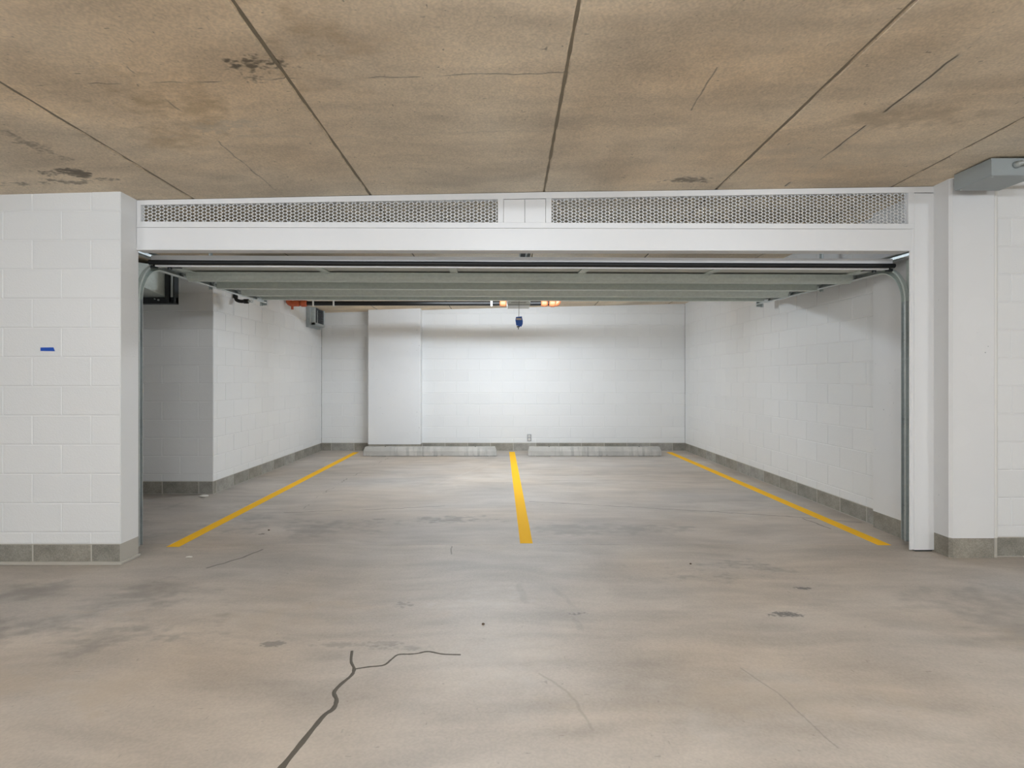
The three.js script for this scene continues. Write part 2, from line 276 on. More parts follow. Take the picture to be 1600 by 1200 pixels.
// ---------------------------------------------------------------- ceiling: long precast planks with grouted joints
// joint positions and heights at the door frame, 4.2 m away; the planks fall a little to the back and run slightly askew
const JOINT = [[-8.6, 2.42], [-7.3, 2.45], [-6.03, 2.48], [-4.77, 2.515], [-3.5, 2.545], [-2.231, 2.577], [-0.96, 2.614], [0.304, 2.648], [1.575, 2.674], [2.89, 2.705], [4.17, 2.735], [5.45, 2.765], [6.73, 2.79], [8.0, 2.82], [9.3, 2.85]];
const SKEW = 0.009, FALL = 0.016;
function ceilY(x, d) {
  const q = x - SKEW * (d - 4.2); let i = 0; while (i < JOINT.length - 2 && q > JOINT[i + 1][0]) i++;
  const [a, ya] = JOINT[i], [b, yb] = JOINT[i + 1];
  return ya + (yb - ya) * (q - a) / (b - a) - FALL * (d - 4.2);
}
const D0 = -5.0, D1 = 10.6;
{
  const ceiling = structure('ceiling', 'brown precast concrete plank ceiling with grouted joints', 'ceiling');
  // strip across the joint direction: xs and lifts give the section, from d0 to d1
  const strip = (sec) => {
    const P = [], UV = [], push = (x, y, d) => { P.push(x + SKEW * (d - 4.2), y - FALL * (d - 4.2), -d); UV.push((x + SKEW * (d - 4.2) + 4.2) / 8.4, (d - 1.4) / 8.4); };
    for (let i = 0; i + 1 < sec.length; i++) {
      const [xa, ya] = sec[i], [xb, yb] = sec[i + 1];
      for (const [x, y, d] of [[xa, ya, D0], [xb, yb, D1], [xb, yb, D0], [xa, ya, D0], [xa, ya, D1], [xb, yb, D1]]) push(x, y, d);
    }
    const g = new THREE.BufferGeometry();
    g.setAttribute('position', new THREE.Float32BufferAttribute(P, 3)); g.setAttribute('uv', new THREE.Float32BufferAttribute(UV, 2)); g.computeVertexNormals();
    return g;
  };
  for (let i = 0; i + 1 < JOINT.length; i++) {
    const [a, ya] = JOINT[i], [b, yb] = JOINT[i + 1], j = 0.004, c = 0.010, T = 0.2;
    const hole = [[a + j, ya + T], [a + j, ya + c], [a + j + c, ya + 0.0002], [b - j - c, yb + 0.0002], [b - j, yb + c], [b - j, yb + T], [a + j, ya + T]];
    part('plank', strip(hole), M.ceiling, ceiling);
  }
  for (let i = 1; i + 1 < JOINT.length; i++) {
    const [a, ya] = JOINT[i], n = 420, P = [];
    // ragged grout: its depth and edges wander along the joint
    const at = k => { const d = D0 + (D1 - D0) * k / n; const up = 0.0075 + 0.012 * (fbm(d * 9 + i * 9, i, 3, 97) - 0.62); return [d, up]; };
    for (let k = 0; k < n; k++) {
      const [da, ua] = at(k), [db, ub] = at(k + 1), q = (x, u, d) => P.push(x + SKEW * (d - 4.2), ya + u - FALL * (d - 4.2), -d);
      const w = 0.009; q(a - w, ua, da); q(a + w, ub, db); q(a + w, ua, da); q(a - w, ua, da); q(a - w, ub, db); q(a + w, ub, db);
    }
    const g = new THREE.BufferGeometry(); g.setAttribute('position', new THREE.Float32BufferAttribute(P, 3)); g.computeVertexNormals();
    part('grout_joint', metreUV(g), M.grout, ceiling);
  }
  // concrete topping that closes the deck above
  part('topping', box(-8.7, 9.4, 3.02, 3.12, -10.8, 5.2), M.plain, ceiling);
}

// ---------------------------------------------------------------- floor slabs
{
  const floor = structure('floor', 'grey concrete garage floor with saw cut joint', 'floor');
  const flat = (x0, x1, d0, d1, mat, fit) => {
    const g = new THREE.BoxGeometry(x1 - x0, 0.15, d1 - d0); g.translate((x0 + x1) / 2, -0.075, -(d0 + d1) / 2);
    const n = g.toNonIndexed(), p = n.attributes.position, uv = n.attributes.uv;
    for (let i = 0; i < p.count; i++) fit ? uv.setXY(i, (p.getX(i) - fit[0]) / (fit[1] - fit[0]), (-p.getZ(i) - fit[2]) / (fit[3] - fit[2])) : uv.setXY(i, p.getX(i), p.getZ(i));
    part('slab', n, mat, floor);
  };
  const e = 0.004;
  flat(-4.1, 4.1, -3.7, 4.45 - e, M.aisle, [-4.1, 4.1, -3.7, 4.45]);
  flat(-4.4, 3.4, 4.45 + e, 10.3, M.bay, [-4.4, 3.4, 4.45, 10.3]);
  flat(-8.6, -4.1, -4.9, 4.4, M.plain); flat(4.1, 9.2, -4.9, 4.4, M.plain); flat(-4.1, 4.1, -4.9, -3.7, M.plain);
  part('joint_filler', box(-4.4, 3.4, -0.15, -0.006, -4.46, -4.44), M.sealant, floor);
  // dark sealant beads laid along the repaired crack
  const bead = (pts, w0, w1) => {
    const c = new THREE.CatmullRomCurve3(pts.map(([x, d]) => new THREE.Vector3(x, 0, -d)), false, 'centripetal'), n = pts.length * 14, P = [];
    const row = k => { const t = k / n, q = c.getPoint(t), g = c.getTangent(t), w = (w0 + (w1 - w0) * t) * (0.72 + 0.55 * fbm(t * 34, w0 * 99, 3, 101)); const nx = -g.z * w / 2, nz = g.x * w / 2; return [[q.x - nx, 0.0001, q.z - nz], [q.x, 0.0016, q.z], [q.x + nx, 0.0001, q.z + nz]]; };
    for (let k = 0; k < n; k++) { const a = row(k), b = row(k + 1); for (let s = 0; s < 2; s++) P.push(...a[s], ...a[s + 1], ...b[s], ...a[s + 1], ...b[s + 1], ...b[s]); }
    const g = new THREE.BufferGeometry(); g.setAttribute('position', new THREE.Float32BufferAttribute(P, 3)); g.computeVertexNormals();
    part('crack_sealant', metreUV(g), M.sealant, floor, 'dark sealant filling a floor crack');
  };
  bead([[-0.735, 1.85], [-0.71, 2.0], [-0.690, 2.127], [-0.676, 2.198], [-0.657, 2.233], [-0.661, 2.295], [-0.687, 2.351], [-0.678, 2.410], [-0.651, 2.493], [-0.655, 2.543], [-0.684, 2.606], [-0.708, 2.711]], 0.023, 0.013);
  bead([[-0.655, 2.54], [-0.595, 2.560], [-0.530, 2.577], [-0.506, 2.630], [-0.484, 2.673], [-0.432, 2.679], [-0.398, 2.685], [-0.352, 2.704], [-0.277, 2.679], [-0.193, 2.673]], 0.011, 0.012);
}

// ---------------------------------------------------------------- painted block walls with a bare bottom course
const COURSE = 0.2015, LENGTH = 0.4045, BASE = 0.142, FIRST = 0.222;
const blockCache = {};
function blockGeo(w, h) {
  const key = w.toFixed(3) + '_' + h.toFixed(3); if (blockCache[key]) return blockCache[key];
  const j = 0.0025, b = 0.004, z0 = -0.012, zb = -0.0028, x0 = j, x1 = w - j, y0 = j, y1 = h - j, P = [];
  const quad = (a, c, d, e) => P.push(...a, ...c, ...d, ...a, ...d, ...e);
  const ring = (k, z) => [[x0 + k, y0 + k, z], [x1 - k, y0 + k, z], [x1 - k, y1 - k, z], [x0 + k, y1 - k, z]];
  const A = ring(0, z0), B = ring(0, zb), C = ring(b, 0);
  quad(...C);
  for (let i = 0; i < 4; i++) { const n = (i + 1) % 4; quad(A[i], A[n], B[n], B[i]); quad(B[i], B[n], C[n], C[i]); }
  const g = new THREE.BufferGeometry(); g.setAttribute('position', new THREE.Float32BufferAttribute(P, 3)); g.computeVertexNormals();
  return blockCache[key] = metreUV(g);
}
// local x runs along the wall, local z points out of it; joints sit at `off` on even courses, half a block on for odd ones
function blockWall(side, label, [x, d], turn, width, thick, { off = 0, top = 2.75, from = 0, to = width, seedTone = 0, caps = 0 } = {}) {
  const wall = structure('wall_' + side, label, 'wall'), base = structure('baseboard_' + side, `bare bottom course of ${label}`, 'base course');
  for (const g of [wall, base]) { g.position.set(x, 0, -d); g.rotation.y = turn; }
  part('core', box(0, width, BASE, top, -thick, -0.0035), paintCore, wall);
  part('mortar_bed', box(0, width, 0, BASE, -thick, -0.0022), M.mortar, base);
  const run = (y0, y1, phase, fn) => {
    let a = from; const cuts = [];
    for (let q = phase - Math.ceil((phase - from) / LENGTH + 1) * LENGTH; q < to; q += LENGTH) if (q > from + 0.02 && q < to - 0.02) cuts.push(q);
    for (const c of [...cuts, to]) { fn(a, c, y0, y1); a = c; }
  };
  const lay = (a, c, y0, y1) => {
    const m = part('block', blockGeo(c - a, y1 - y0), paintWhite[Math.floor(rnd() * 3)], wall); m.position.set(a, y0, (rnd() - 0.5) * 0.0006);
  };
  run(BASE, FIRST, off, lay);
  let k = 1;
  for (let y = FIRST; y < top - 0.03; y += COURSE, k++) run(y, Math.min(y + COURSE, top), off + (k % 2) * LENGTH / 2, lay);
  run(0, BASE, off, (a, c, y0, y1) => { const m = part('base_block', blockGeo(c - a, y1 - y0), M.raw[Math.floor(rnd() * 3)], base); m.position.set(a, y0, -0.0012 + (rnd() - 0.5) * 0.0008); });
  return { wall, base };
}
const XL = -3.212, XR = 3.245, DR = 10.24, DREC = 6.40, XF = -2.632, DF = 3.97;
// block wall on the left of the door, facing the aisle, and its end beside the opening
blockWall('front_left', 'white block wall left of the door, facing the aisle', [-8.5, DF], 0, XF + 8.5, 0.19, { off: (XF + 8.5) - LENGTH / 2 - LENGTH * 6, from: XF + 8.5 - 1.85, top: 2.66 });
blockWall('front_left_end', 'end of the white block wall beside the door opening', [XF, DF], Math.PI / 2, 0.20, 0.004, { off: 0.0, top: 2.66 });
{ // thin mortar ledge under the wall
  const t = structure('trim_1', 'thin mortar ledge at the foot of the white block wall left of the door', 'mortar ledge');
  part('ledge', box(-4.6, XF + 0.012, 0, 0.022, -DF - 0.01, -DF + 0.016, 0.004), M.mortar, t);
  part('ledge_end', box(XF - 0.01, XF + 0.014, 0, 0.018, -DF - 0.20, -DF + 0.014, 0.004), M.mortar, t);
}
blockWall('recess', 'shaded white block wall at the back of the left recess', [-4.4, DREC], 0, XL + 4.397, 0.19, { off: XL + 4.4 - 0.163 - LENGTH * 2 });
blockWall('recess_side', 'white block wall closing the recess behind the wall corner', [-4.4, DF + 0.19], Math.PI / 2, DREC - DF - 0.19, 0.2, { off: 0.1, top: 2.66 });
blockWall('left', 'long white block side wall behind the left yellow line', [XL, DREC + 0.002], Math.PI / 2, DR - DREC - 0.002, 0.19, { off: 0.08 });
blockWall('rear', 'white block rear wall behind the concrete wheel stops', [XL, DR], 0, XR - XL, 0.2, { off: 0.17 });
blockWall('right', 'long white block side wall behind the right yellow line', [XR, DR], -Math.PI / 2, DR - 4.3, 0.2, { off: 0.25 });
blockWall('front_right', 'white block wall right of the concrete column, facing the aisle', [3.545, 4.145], 0, 5.4, 0.19, { off: 0.32, to: 1.2, top: 2.85 });
// plain walls that close the aisle behind and beside the camera
for (const [side, a] of [['aisle_back', [-8.5, 9.1, 0, 2.95, 4.8, 5.0]], ['aisle_left', [-8.7, -8.5, 0, 2.8, -4.2, 5.0]], ['aisle_right', [8.9, 9.1, 0, 2.95, -4.4, 5.0]]])
  part('wall_surface', box(...a), paintCore, structure('wall_' + side, `plain white wall closing the aisle, ${side.replace('aisle_', '')} of the camera`, 'wall'));
// smooth concrete column that carries the right jamb, and the pilaster on the rear wall
function concretePier(side, label, x0, x1, d0, d1, top, c) {
  const t = structure('wall_' + side, label, 'column');
  const outline = k => { const s = new THREE.Shape(); const a = x0 + k, b = x1 - k, e = -d0 - k, f = -d1 + k; s.moveTo(a + c, e); s.lineTo(b - c, e); s.lineTo(b, e - c); s.lineTo(b, f + c); s.lineTo(b - c, f); s.lineTo(a + c, f); s.lineTo(a, f + c); s.lineTo(a, e - c); s.closePath(); return s; };
  const lift = (s, y0, y1) => { const g = new THREE.ExtrudeGeometry(s, { depth: y1 - y0, bevelEnabled: false }); g.rotateX(-Math.PI / 2); g.scale(1, 1, -1); const i = g.index; const n = g.toNonIndexed(); const p = n.attributes.position; for (let q = 0; q < p.count; q += 3) { const ax = [p.getX(q + 1), p.getY(q + 1), p.getZ(q + 1)]; p.setXYZ(q + 1, p.getX(q + 2), p.getY(q + 2), p.getZ(q + 2)); p.setXYZ(q + 2, ...ax); } n.translate(0, y0, 0); n.computeVertexNormals(); return metreUV(n); };
  const flip = s => { const pts = s.getPoints().map(v => new THREE.Vector2(v.x, v.y)); return new THREE.Shape(pts); };
  part('painted_shaft', lift(flip(outline(0)), BASE, top), M.column, t);
  part('bare_foot', lift(flip(outline(0.0015)), 0, BASE), M.raw[1], t, 'bare concrete foot');
  return t;
}
concretePier('right_column', 'smooth white concrete column right of the door frame', 3.2, 3.53, 4.114, 4.99, 2.74, 0.018);
concretePier('rear_pilaster', 'smooth white pilaster on the rear wall, behind the left wheel stop', -2.343, -1.428, 10.02, 10.25, 2.72, 0.012);
{
  const t = structure('trim_2', 'white caulked joint between the concrete column and the block wall at far right', 'caulk joint');
  part('caulk_bead', cyl(0.016, 2.6, 'y', 12).translate(3.54, 1.44, -4.142), M.caulk, t);
  part('bare_bead', cyl(0.014, 0.14, 'y', 12).translate(3.54, 0.07, -4.142), M.mortar, t);
}

// ---------------------------------------------------------------- white steel door frame
const FX = -2.63, FD = 4.14, YAW = 0.0227;            // the frame and the door stand very slightly askew
const inFrame = (o, x = 0, y = 0, d = 0) => { const c = Math.cos(YAW), s = Math.sin(YAW); o.position.set(FX + x * c - d * s, y, -FD - x * s - d * c); o.rotation.y = YAW; return o; };
const lin = (y0, y1) => s => y0 + (y1 - y0) * s / 5.83;
const yBottom = lin(2.2115, 2.2341), ySeam = lin(2.370, 2.391), yMeshB = lin(2.412, 2.431);
const yTop = s => ceilY(FX + s, FD + YAW * s) - 0.003;
const yMeshT = s => lin(2.529, 2.666)(s);
{
  const f = inFrame(group('door_frame', 'white steel garage door frame with expanded mesh transom', 'door frame'));
  const rect = (a, b, lo, hi) => [[a, lo(a)], [b, lo(b)], [b, hi(b)], [a, hi(a)]];
  const k = v => () => v, plus = (g, v) => s => g(s) + v;
  part('header_beam', slab(rect(0, 5.655, yBottom, plus(ySeam, -0.0015)), 0, 0.11), M.steelWhite, f);
  part('header_lip', slab(rect(0, 5.655, plus(yBottom, -0.006), plus(yBottom, 0.004)), -0.006, 0.10), M.steelWhite, f);
  part('lower_rail', slab(rect(0.006, 5.683, plus(ySeam, 0.0005), yMeshB), 0.001, 0.05), M.steelWhite, f);
  // the top rail follows the underside of the planks
  const top = [], bot = []; for (let i = 0; i <= 24; i++) { const s = 5.85 * i / 24; top.push([s, yTop(s)]); if (s <= 5.70) bot.push([s, yMeshT(s)]); }
  part('top_rail', slab([...top, [5.85, yTop(5.85) - 0.045], [5.70, yTop(5.7) - 0.045], ...bot.reverse()], 0, 0.05), M.steelWhite, f);
  part('end_plate', slab(rect(0.0, 0.0287, ySeam, plus(yMeshT, 0.01)), 0.0008, 0.05), M.steelWhite, f);
  part('screen_edge', slab(rect(2.597, 2.6385, yMeshB, yMeshT), 0.0008, 0.05), M.steelWhite, f);
  part('cover_plate', slab(rect(2.6405, 2.793, yMeshB, plus(yMeshT, -0.003)), 0.003, 0.05), M.steelWhite, f);
  part('cover_plate', slab(rect(2.7955, 2.9465, yMeshB, plus(yMeshT, -0.003)), 0.003, 0.05), M.steelWhite, f);
  part('screen_edge', slab(rect(2.9485, 2.99, yMeshB, yMeshT), 0.0008, 0.05), M.steelWhite, f);
  part('end_plate', slab(rect(5.640, 5.683, yMeshB, yMeshT), 0.0008, 0.05), M.steelWhite, f);
  // the post is a folded sheet: a flat front, a small step on the door side, then a return that runs back at a slant
  const plan = new THREE.Shape([[5.652, 0.010], [5.656, 0.004], [5.666, 0.004], [5.672, 0.009], [5.680, 0.009], [5.686, 0.0], [5.834, 0.0], [5.837, 0.003], [5.837, 0.085], [5.720, 0.095]].map(([x, d]) => new THREE.Vector2(x, d)));
  const post = new THREE.ExtrudeGeometry(plan, { depth: yTop(5.75) - 0.05 - 0.012, bevelEnabled: false }); post.rotateX(-Math.PI / 2); post.translate(0, 0.012, 0);
  part('post', metreUV(post), M.steelWhite, f);
  part('post_foot', box(5.70, 5.825, 0, 0.013, -0.05, -0.008), M.darkSteel, f);
  // expanded metal: crossing strands bonded into flat diamonds
  const PW = 0.0553, PH = 0.0122, bond = PW * 0.07, sw = 0.0060, sd = 0.004;
  const screen = (a, b) => {
    const P = [], tri = (...v) => { for (const q of v) P.push(...q); };
    const bar = (x0, y0, x1, y1) => {
      const dx = x1 - x0, dy = y1 - y0, L = Math.hypot(dx, dy), nx = -dy / L * sw / 2, ny = dx / L * sw / 2, z = -0.020;
      const A = [[x0 - nx, y0 - ny], [x1 - nx, y1 - ny], [x1 + nx, y1 + ny], [x0 + nx, y0 + ny]], fz = A.map(q => [...q, z]), bz = A.map(q => [...q, z - sd]);
      tri(fz[0], fz[1], fz[2], fz[0], fz[2], fz[3], bz[0], bz[2], bz[1], bz[0], bz[3], bz[2]);
      for (const [i, j] of [[0, 1], [2, 3]]) tri(fz[j], fz[i], bz[i], fz[j], bz[i], bz[j]);
    };
    for (let c = 0; a + c * PW / 2 < b; c++) {
      const x = a + c * PW / 2, x1 = Math.min(x + PW / 2, b), y0 = yMeshB(x) - 0.01, y1 = yMeshT(x) + 0.012;
      for (let r = 0; ; r++) {
        const base = 2.40 + r * PH, up = (c + r) % 2 === 0;
        if (base > y1) break; if (base + PH < y0) continue;
        const f0 = (x1 - x) / (PW / 2);
        // each row holds one strand that climbs on even columns and falls on odd ones
        const ya = up ? base : base + PH, yb = up ? base + PH : base;
        const xa = x + bond, xb = x1 - bond;
        if (f0 < 0.4) continue;
        bar(xa, ya, xb, yb);
        bar(x - bond, ya, xa, ya);
      }
    }
    const g = new THREE.BufferGeometry(); g.setAttribute('position', new THREE.Float32BufferAttribute(P, 3)); g.computeVertexNormals();
    part('expanded_mesh', metreUV(g), M.meshWhite, f, 'white expanded metal mesh');
  };
  screen(0.0287, 2.597); screen(2.99, 5.64);
}

// ---------------------------------------------------------------- overhead door, parked open under the ceiling
const DOORW = 5.75, DX0 = -0.045, DD0 = 0.27, DY = 2.172;
const SEC = 0.535;
{
  const door = inFrame(group('garage_door', 'open sectional garage door parked flat under the ceiling', 'garage door'), DX0, DY, DD0);
  door.rotation.order = 'YXZ'; door.rotation.x = 0.020;
  // local: x 0..DOORW, y 0 is the inner (lower) face, z goes back
  const stileX = k => k === 0 ? 0.05 : k === 5 ? DOORW - 0.05 : 0.112 + 1.085 * k;
  for (let s = 0; s < 4; s++) {
    const z0 = -s * SEC - 0.002, z1 = -(s + 1) * SEC + 0.002;
    const sec = part('section', merged([box(0, DOORW, 0.008, 0.036, z1, z0), box(0, DOORW, 0, 0.03, z0 - 0.022, z0), box(0, DOORW, 0, 0.03, z1, z1 + 0.022)]), M.doorBack, door);
    part('outer_skin', box(-0.001, DOORW + 0.001, 0.036, 0.050, z1, z0), M.doorSkin, sec);
    for (let k = 0; k < 6; k++) {
      const w = k === 0 || k === 5 ? 0.095 : 0.065, x = stileX(k);
      part('stile', box(x - w / 2, x + w / 2, -0.003, 0.012, z1 + 0.001, z0 - 0.001, 0.002), M.zinc, sec);
    }
  }
  // strut: a thin folded hat bar
  // bottom section: a rounded bar; then a box bar, an angled bar and a small box bar
  const rims = [
    [[0.040, -0.003], [0.037, -0.030], [0.030, -0.052], [0.016, -0.068], [-0.004, -0.074], [-0.024, -0.068], [-0.034, -0.040], [-0.038, -0.003]],
    [[0.026, -0.003], [0.034, -0.060], [0.031, -0.063], [-0.030, -0.063], [-0.034, -0.003]],
    [[0.060, -0.003], [0.014, -0.058], [0.006, -0.061], [-0.028, -0.061], [-0.034, -0.003]],
    [[0.030, -0.003], [0.032, -0.038], [0.028, -0.041], [-0.030, -0.041], [-0.034, -0.003]],
  ];
  const profileOf = r => [[r[0][0] + 0.022, 0.0], [r[0][0] + 0.020, -0.003], ...r, [r[r.length - 1][0] - 0.022, -0.003], [r[r.length - 1][0] - 0.024, 0.0], ...r.slice().reverse().map(([z, y], i) => [z - Math.sign(z) * 0.002, i === 0 || i === r.length - 1 ? 0.0 : y + 0.0018])];
  for (let s = 0; s < 4; s++) {
    const sh = new THREE.Shape(profileOf(rims[s]).map(([z, y]) => new THREE.Vector2(z, y)));
    const g = new THREE.ExtrudeGeometry(sh, { depth: DOORW - 0.06, bevelEnabled: false });
    g.rotateY(-Math.PI / 2); g.translate(DOORW - 0.03, -0.003, 0);   // profile x -> world z
    const z = -(s * SEC + 0.475);
    const st = part('strut', metreUV(g), M.zinc, door); st.position.z = z;
    for (let k = 0; k < 6; k++) part('bolt', merged([-0.05, 0.05].map(o => cyl(0.007, 0.006, 'y', 8).translate(stileX(k) + 0.018, -0.008, o))), M.zincBright, st);
  }
  // hinges where two sections meet
  for (let s = 1; s < 4; s++) for (let k = 0; k < 6; k++) {
    const x = stileX(k), z = -s * SEC;
    part('hinge', merged([box(x - 0.03, x + 0.03, -0.007, -0.003, z - 0.05, z + 0.045), cyl(0.008, 0.07, 'x', 10).translate(x, -0.012, z)]), M.zincBright, door);
  }
  // rollers and their stems along both edges
  for (let s = 0; s <= 4; s++) for (const e of [-1, 1]) {
    const z = s === 0 ? -0.07 : s === 4 ? -4 * SEC + 0.05 : -s * SEC, x = e < 0 ? 0 : DOORW;
    part('roller', merged([cyl(0.006, 0.11, 'x', 8).translate(x, -0.012, z), cyl(0.022, 0.02, 'x', 16).translate(x + e * 0.042, -0.012, z)]), M.zincBright, door);
    part('roller_bracket', box(x - e * 0.05 - 0.045, x - e * 0.05 + 0.045, -0.024, -0.003, z - 0.035, z + 0.035, 0.003), M.zinc, door);
  }
  part('bottom_retainer', box(0.0, DOORW, 0.006, 0.052, -0.003, 0.012), M.doorWhite, door);
  part('edge_flange', box(0.02, DOORW - 0.02, -0.030, -0.001, -0.034, -0.002), M.doorWhite, door);
  // black bulb seal, slightly wavy
  const pts = []; for (let i = 0; i <= 40; i++) { const x = DOORW * i / 40 + (i === 0 ? -0.012 : i === 40 ? 0.012 : 0); pts.push([x, -0.004 + 0.004 * (fbm(x * 1.1, 3, 2, 103) - 0.5), 0.014 + 0.01 * (fbm(x * 1.3, 9, 2, 104) - 0.5)]); }
  const sealG = tube(pts, 0.0180, 200, 12);
  part('bottom_seal', sealG, M.rubber, door, 'black rubber bottom seal');
  for (const e of [-1, 1]) part('bottom_bracket', merged([box(e < 0 ? 0.0 : DOORW - 0.15, e < 0 ? 0.15 : DOORW, -0.022, -0.016, -0.15, -0.01), cyl(0.012, 0.05, 'x', 10).translate(e < 0 ? 0.0 : DOORW, -0.03, -0.03), cyl(0.016, 0.03, 'y', 10).translate(e < 0 ? 0.10 : DOORW - 0.10, -0.03, -0.06)]), M.darkSteel, door);
}
// tracks: a C section swept up the jamb, round the bend and back under the ceiling
function sweep(path, profile, x) {
  const P = [], n = path.length, ring = path.map(([d, y], i) => {
    const a = path[Math.max(0, i - 1)], b = path[Math.min(n - 1, i + 1)], L = Math.hypot(b[0] - a[0], b[1] - a[1]), td = (b[0] - a[0]) / L, ty = (b[1] - a[1]) / L;
    return profile.map(([o, q]) => [x + q, y + td * o * -1 * -1, -(d - ty * o)]);   // o offsets to the upper/front side of the path
  });
  const m = profile.length;
  for (let i = 0; i + 1 < n; i++) for (let k = 0; k < m; k++) { const a = ring[i][k], b = ring[i][(k + 1) % m], c = ring[i + 1][(k + 1) % m], d = ring[i + 1][k]; P.push(...a, ...b, ...c, ...a, ...c, ...d); }
  const g = new THREE.BufferGeometry(); g.setAttribute('position', new THREE.Float32BufferAttribute(P, 3)); g.computeVertexNormals();
  return metreUV(g);
}
function doorTrack(label, x, e) {
  // e = +1: the channel opens to the right (left track), -1: opens to the left
  const t = inFrame(group('door_track', label, 'door track'));
  const prof = [[-0.026, 0], [0.026, 0], [0.026, 0.026], [0.018, 0.032], [0.015, 0.030], [0.023, 0.025], [0.023, 0.003], [-0.023, 0.003], [-0.023, 0.025], [-0.015, 0.030], [-0.018, 0.032], [-0.026, 0.026]].map(([o, q]) => [o, e * q]);
  const R = 0.285, dv = 0.185, yh = 2.163, arc = [], hor = [[dv + R, yh], [2.2, yh + 0.024], [2.62, yh + 0.030]];
  for (let i = 0; i <= 16; i++) { const a = Math.PI / 2 * i / 16; arc.push([dv + R - R * Math.cos(a), yh - R + R * Math.sin(a)]); }
  part('vertical_track', sweep([[dv, 0.03], [dv, yh - R]], prof, x), M.zincBright, t);
  part('track_bend', sweep(arc, prof, x), M.zinc, t);
  part('horizontal_track', sweep(hor, prof, x), M.zincBright, t);
  part('upper_track', sweep([[0.12, 2.236], [1.2, 2.243], [2.62, 2.258]], prof, x), M.zincBright, t);
  // angle that ties the vertical track to the jamb, and slotted brackets
  part('jamb_angle', merged([box(x - e * 0.012 - 0.002, x - e * 0.012 + 0.002, 0.03, 2.2, -dv - 0.02, -0.115), box(Math.min(x - e * 0.012, x - e * 0.05), Math.max(x - e * 0.012, x - e * 0.05), 0.03, 2.2, -0.118, -0.114)]), M.zinc, t);
  for (const y of [0.28, 0.95, 1.6]) part('bracket', merged([box(x - 0.004 - e * 0.008, x - e * 0.008 + 0.004, y - 0.045, y + 0.045, -dv - 0.03, -0.14), cyl(0.008, 0.02, 'x', 8).translate(x + e * 0.006, y + 0.02, -dv), cyl(0.008, 0.02, 'x', 8).translate(x + e * 0.006, y - 0.02, -dv)]), M.darkSteel, t);
  for (const d of [1.35, 2.58]) {
    const X = FX + x, top = ceilY(X, FD + d + YAW * x) - 0.002;
    part('hanger', merged([box(x - e * 0.02 - 0.002, x - e * 0.02 + 0.002, yh - 0.03, top, -d - 0.018, -d + 0.018), box(x - e * 0.02 - 0.018, x - e * 0.02 + 0.018, yh - 0.03, top, -d - 0.019, -d - 0.016)]), M.zincBright, t);
  }
  part('end_clip', merged([box(x - 0.03, x + 0.03, yh - 0.02, yh + 0.07, -2.645, -2.625), cyl(0.007, 0.04, 'z', 8).translate(x, yh, -2.64)]), M.zincBright, t);
}
doorTrack('galvanised door track curving up beside the block wall end', DX0 - 0.062, 1);
doorTrack('galvanised door track curving up beside the white steel post', DX0 + DOORW + 0.058, -1);

